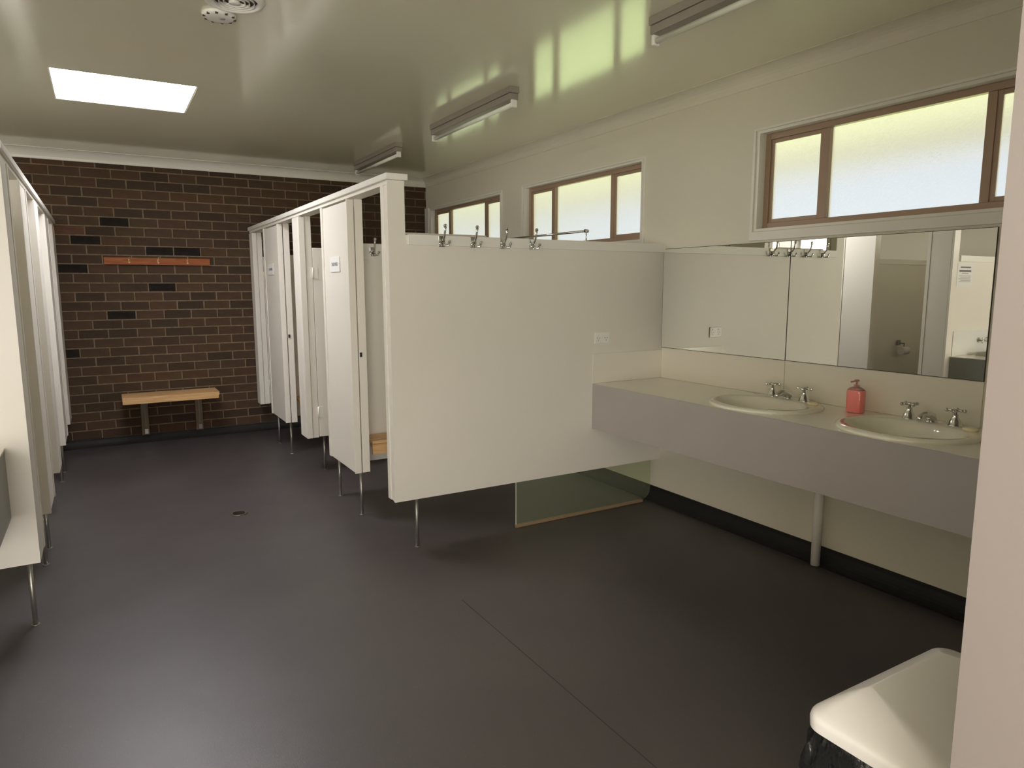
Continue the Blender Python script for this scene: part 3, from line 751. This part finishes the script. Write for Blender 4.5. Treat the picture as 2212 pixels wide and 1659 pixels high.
# ---------------------------------------------------------------- back wall timber
t = thing('coat_rail', 'orange varnished timber coat rail on the brick wall', 'rail', (.52, YB, 1.80))
obj('board', boxes(((.050, YB-.026, 1.766), (.992, YB-.003, 1.834)), bev=.002), WOODO, t)
for x in (.264, .518, .783):
    bm = bmesh.new(); box(bm, (x-.007, YB-.029, 1.780), (x+.007, YB-.026, 1.822), .001)
    path(bm, [(x, YB-.028, 1.800), (x, YB-.045, 1.795), (x, YB-.060, 1.803), (x, YB-.064, 1.820)], .0035, 8); path(bm, [(x, YB-.028, 1.812), (x, YB-.055, 1.822), (x, YB-.075, 1.838)], .0035, 8)
    obj('hook', bm, mat('brass', (.60, .42, .20), .3, metal=.9) if x < .3 else bpy.data.materials['brass'], t)

t = thing('wall_bench', 'varnished pine bench fixed to the brick wall on two brackets', 'bench', (.53, 7.64, 0))
for i in range(3):
    y0 = 7.470 + i*.109
    obj('slat', boxes(((.105, y0, .468), (.965, y0+.104, .503)), bev=.002), WOOD, t)
obj('fascia', boxes(((.105, 7.448, .440), (.955, 7.4685, .503)), bev=.0015), WOOD, t)
for x in (.295, .795):
    b_ = obj('bracket', boxes(((x-.034, 7.765, .075), (x+.034, 7.812, .466)), ((x-.030, 7.50, .425), (x+.030, 7.765, .466)), bev=.002), WOODD, t)
    obj('channel', boxes(((x-.004, 7.760, .15), (x+.008, 7.765, .40)), bev=.001), mat('dull_steel', (.20, .19, .15), .6, metal=.5) if x < .5 else bpy.data.materials['dull_steel'], b_)
    bm = boxes(((x-.010, 7.757, .085), (x+.022, 7.765, .135)), bev=.001); obj('fixing_plate', bm, CHROME, b_)

# ---------------------------------------------------------------- ceiling fixtures
def batten(y0, y1, label):
    xc = 2.345; t = thing('batten_light', label, 'light', (xc, (y0+y1)/2, ZC), 'fluorescent batten lights')
    obj('body', boxes(((xc-.036, y0, ZC-.038), (xc+.036, y1, ZC)), ((xc-.030, y0+.004, ZC-.078), (xc+.030, y1-.004, ZC-.040)), bev=.003), FITTING, t)
    for y in (y0+.012, y1-.012): obj('lampholder', boxes(((xc-.020, y-.009, ZC-.125), (xc+.020, y+.009, ZC-.078)), bev=.004), PLASTIC, t)
    bm = bmesh.new(); tube(bm, (xc, y0+.021, ZC-.104), (xc, y1-.021, ZC-.104), .0145, n=20); obj('tube', bm, TUBE, t)
batten(1.41, 2.65, 'fluorescent batten light at the top of the picture')
batten(3.94, 5.18, 'fluorescent batten light in the middle of the ceiling row')
batten(5.92, 7.09, 'fluorescent batten light nearest the brick wall')

vx, vy = .598, 3.405
t = thing('exhaust_vent', 'round slotted exhaust vent at the top edge of the ceiling', 'vent', (vx, vy, ZC))
bm = bmesh.new(); lathe(bm, (vx, vy, ZC), [(.128, 0), (.130, -.006), (.122, -.016), (.108, -.022), (.100, -.018), (.098, -.002)], 40); obj('rim', bm, PLASTIC, t)
bm = bmesh.new(); lathe(bm, (vx, vy, ZC), [(.097, -.0015), (.097, -.003)], 32); obj('throat', bm, VENTDARK, t)
for r0 in (.082, .062, .044):
    bm = bmesh.new(); n = 40
    R4 = [[bm.verts.new((vx+rr*math.cos(2*PI*k/n), vy+rr*math.sin(2*PI*k/n), ZC+zz)) for k in range(n)] for rr, zz in ((r0, -.008), (r0+.001, -.019), (r0+.0035, -.019), (r0+.0025, -.008))]
    for i in range(4):
        A, B = R4[i], R4[(i+1)%4]
        for k in range(n): bm.faces.new((A[k], A[(k+1)%n], B[(k+1)%n], B[k]))
    obj('ring_blade', bm, PLASTIC, t)
bm = bmesh.new(); lathe(bm, (vx, vy, ZC), [(.022, -.003), (.024, -.020), (.010, -.022)], 28)
for k in range(4):
    a = k*PI/2+.4; tube(bm, (vx+.02*math.cos(a), vy+.02*math.sin(a), ZC-.012), (vx+.10*math.cos(a), vy+.10*math.sin(a), ZC-.012), .003, n=6)
obj('hub', bm, PLASTIC, t)
sx_, sy_ = .567, 3.625
t = thing('smoke_alarm', 'small round white smoke alarm beside the vent', 'alarm', (sx_, sy_, ZC))
bm = bmesh.new(); lathe(bm, (sx_, sy_, ZC), [(.074, 0), (.076, -.004), (.072, -.014), (.056, -.020), (.020, -.021)], 36); obj('body', bm, PLASTIC, t)
bm = bmesh.new()
for k in range(10):
    a = 2*PI*k/10; box(bm, (sx_+.0655*math.cos(a)-.006, sy_+.0655*math.sin(a)-.006, ZC-.0185), (sx_+.0655*math.cos(a)+.006, sy_+.0655*math.sin(a)+.006, ZC-.012))
obj('vent_slots', bm, VENTDARK, t, kind='stuff')
bm = bmesh.new(); lathe(bm, (sx_+.01, sy_-.01, ZC-.0205), [(.013, 0), (.013, -.003), (.008, -.004)], 16); obj('test_button', bm, mat('grey_button', (.35,.35,.32), .4), t)

# ---------------------------------------------------------------- floor drain
dx, dy = .715, 4.935
t = thing('floor_drain', 'small dark round floor drain in the middle of the aisle', 'drain', (dx, dy, 0))
bm = bmesh.new(); lathe(bm, (dx, dy, 0), [(.058, 0), (.058, .003), (.048, .004), (.046, .0015)], 30); obj('rim', bm, mat('worn_brass', (.16, .12, .08), .4, metal=.7), t)
bm = boxes(*[((dx-.038, dy-.034+i*.014, .0018), (dx+.038, dy-.028+i*.014, .0034)) for i in range(6)]); obj('grate', bm, BLACKP, t)

# ---------------------------------------------------------------- rubbish bin
BX0, BX1, BY0, BY1 = 1.285, 1.850, .545, .905
cx, cy = (BX0+BX1)/2, (BY0+BY1)/2; bw, bd = BX1-BX0, BY1-BY0
t = thing('rubbish_bin', 'white lidded rubbish bin with a black liner at the lower right', 'bin', (cx, cy, 0))
bm = bmesh.new(); loft(bm, (cx, cy, 0), [(bw*.78, bd*.74, .05, 0), (bw*.80, bd*.76, .05, .02), (bw*.94, bd*.92, .05, .50)]); obj('tub', bm, BLACKP, t)
# liner: pleated sheet over the tub rim
bm = bmesh.new(); rings = []
rnd = random.Random(3)
for j in range(13):
    z = .585 - j*.026; pts = rrect(bw*(.975+.065*math.sin(min(j,6)*.30)), bd*(.97+.10*math.sin(min(j,6)*.30)), .055, 14)
    ring = []
    for k, (x, y) in enumerate(pts):
        f = 1 + .016*math.sin(k*1.3+j*.9) + .012*math.sin(k*.73-j*1.1) + rnd.uniform(-.006, .006)
        if j == 0: f = 1.0
        ring.append(bm.verts.new((cx+x*f, cy+y*f, z + .006*math.sin(k*1.1))))
    rings.append(ring)
for A, B in zip(rings, rings[1:]):
    n = len(A)
    for k in range(n):
        f = bm.faces.new((A[k], A[(k+1)%n], B[(k+1)%n], B[k])); f.smooth = True
obj('liner', bm, BAG, t)
# hipped lid: rim then ridge near the back
bm = bmesh.new()
rings = []
base = rrect(bw, bd, .045, 6)
rx0, rx1, ry, rz = 1.410, 1.690, .825, .672
def lidpt(x, y, s):
    # s 0 at rim, 1 on the ridge line
    tx = min(max(cx+x, rx0), rx1); return (cx+x+(tx-cx-x)*s, cy+y+(ry-cy-y)*s, .610+(rz-.610)*(1-(1-s)**1.25))
for z, g in ((.580, 1.0), (.598, 1.004), (.608, .995)):
    rings.append([bm.verts.new((cx+x*g, cy+y*g, z)) for x, y in base])
for s in (.05, .15, .3, .5, .7, .85, .95, 1.0):
    rings.append([bm.verts.new(lidpt(x, y, s)) for x, y in base])
for A, B in zip(rings, rings[1:]):
    n = len(A)
    for k in range(n):
        f = bm.faces.new((A[k], A[(k+1)%n], B[(k+1)%n], B[k])); f.smooth = True
bmesh.ops.remove_doubles(bm, verts=bm.verts[:], dist=.0004)
obj('lid', bm, BINLID, t)
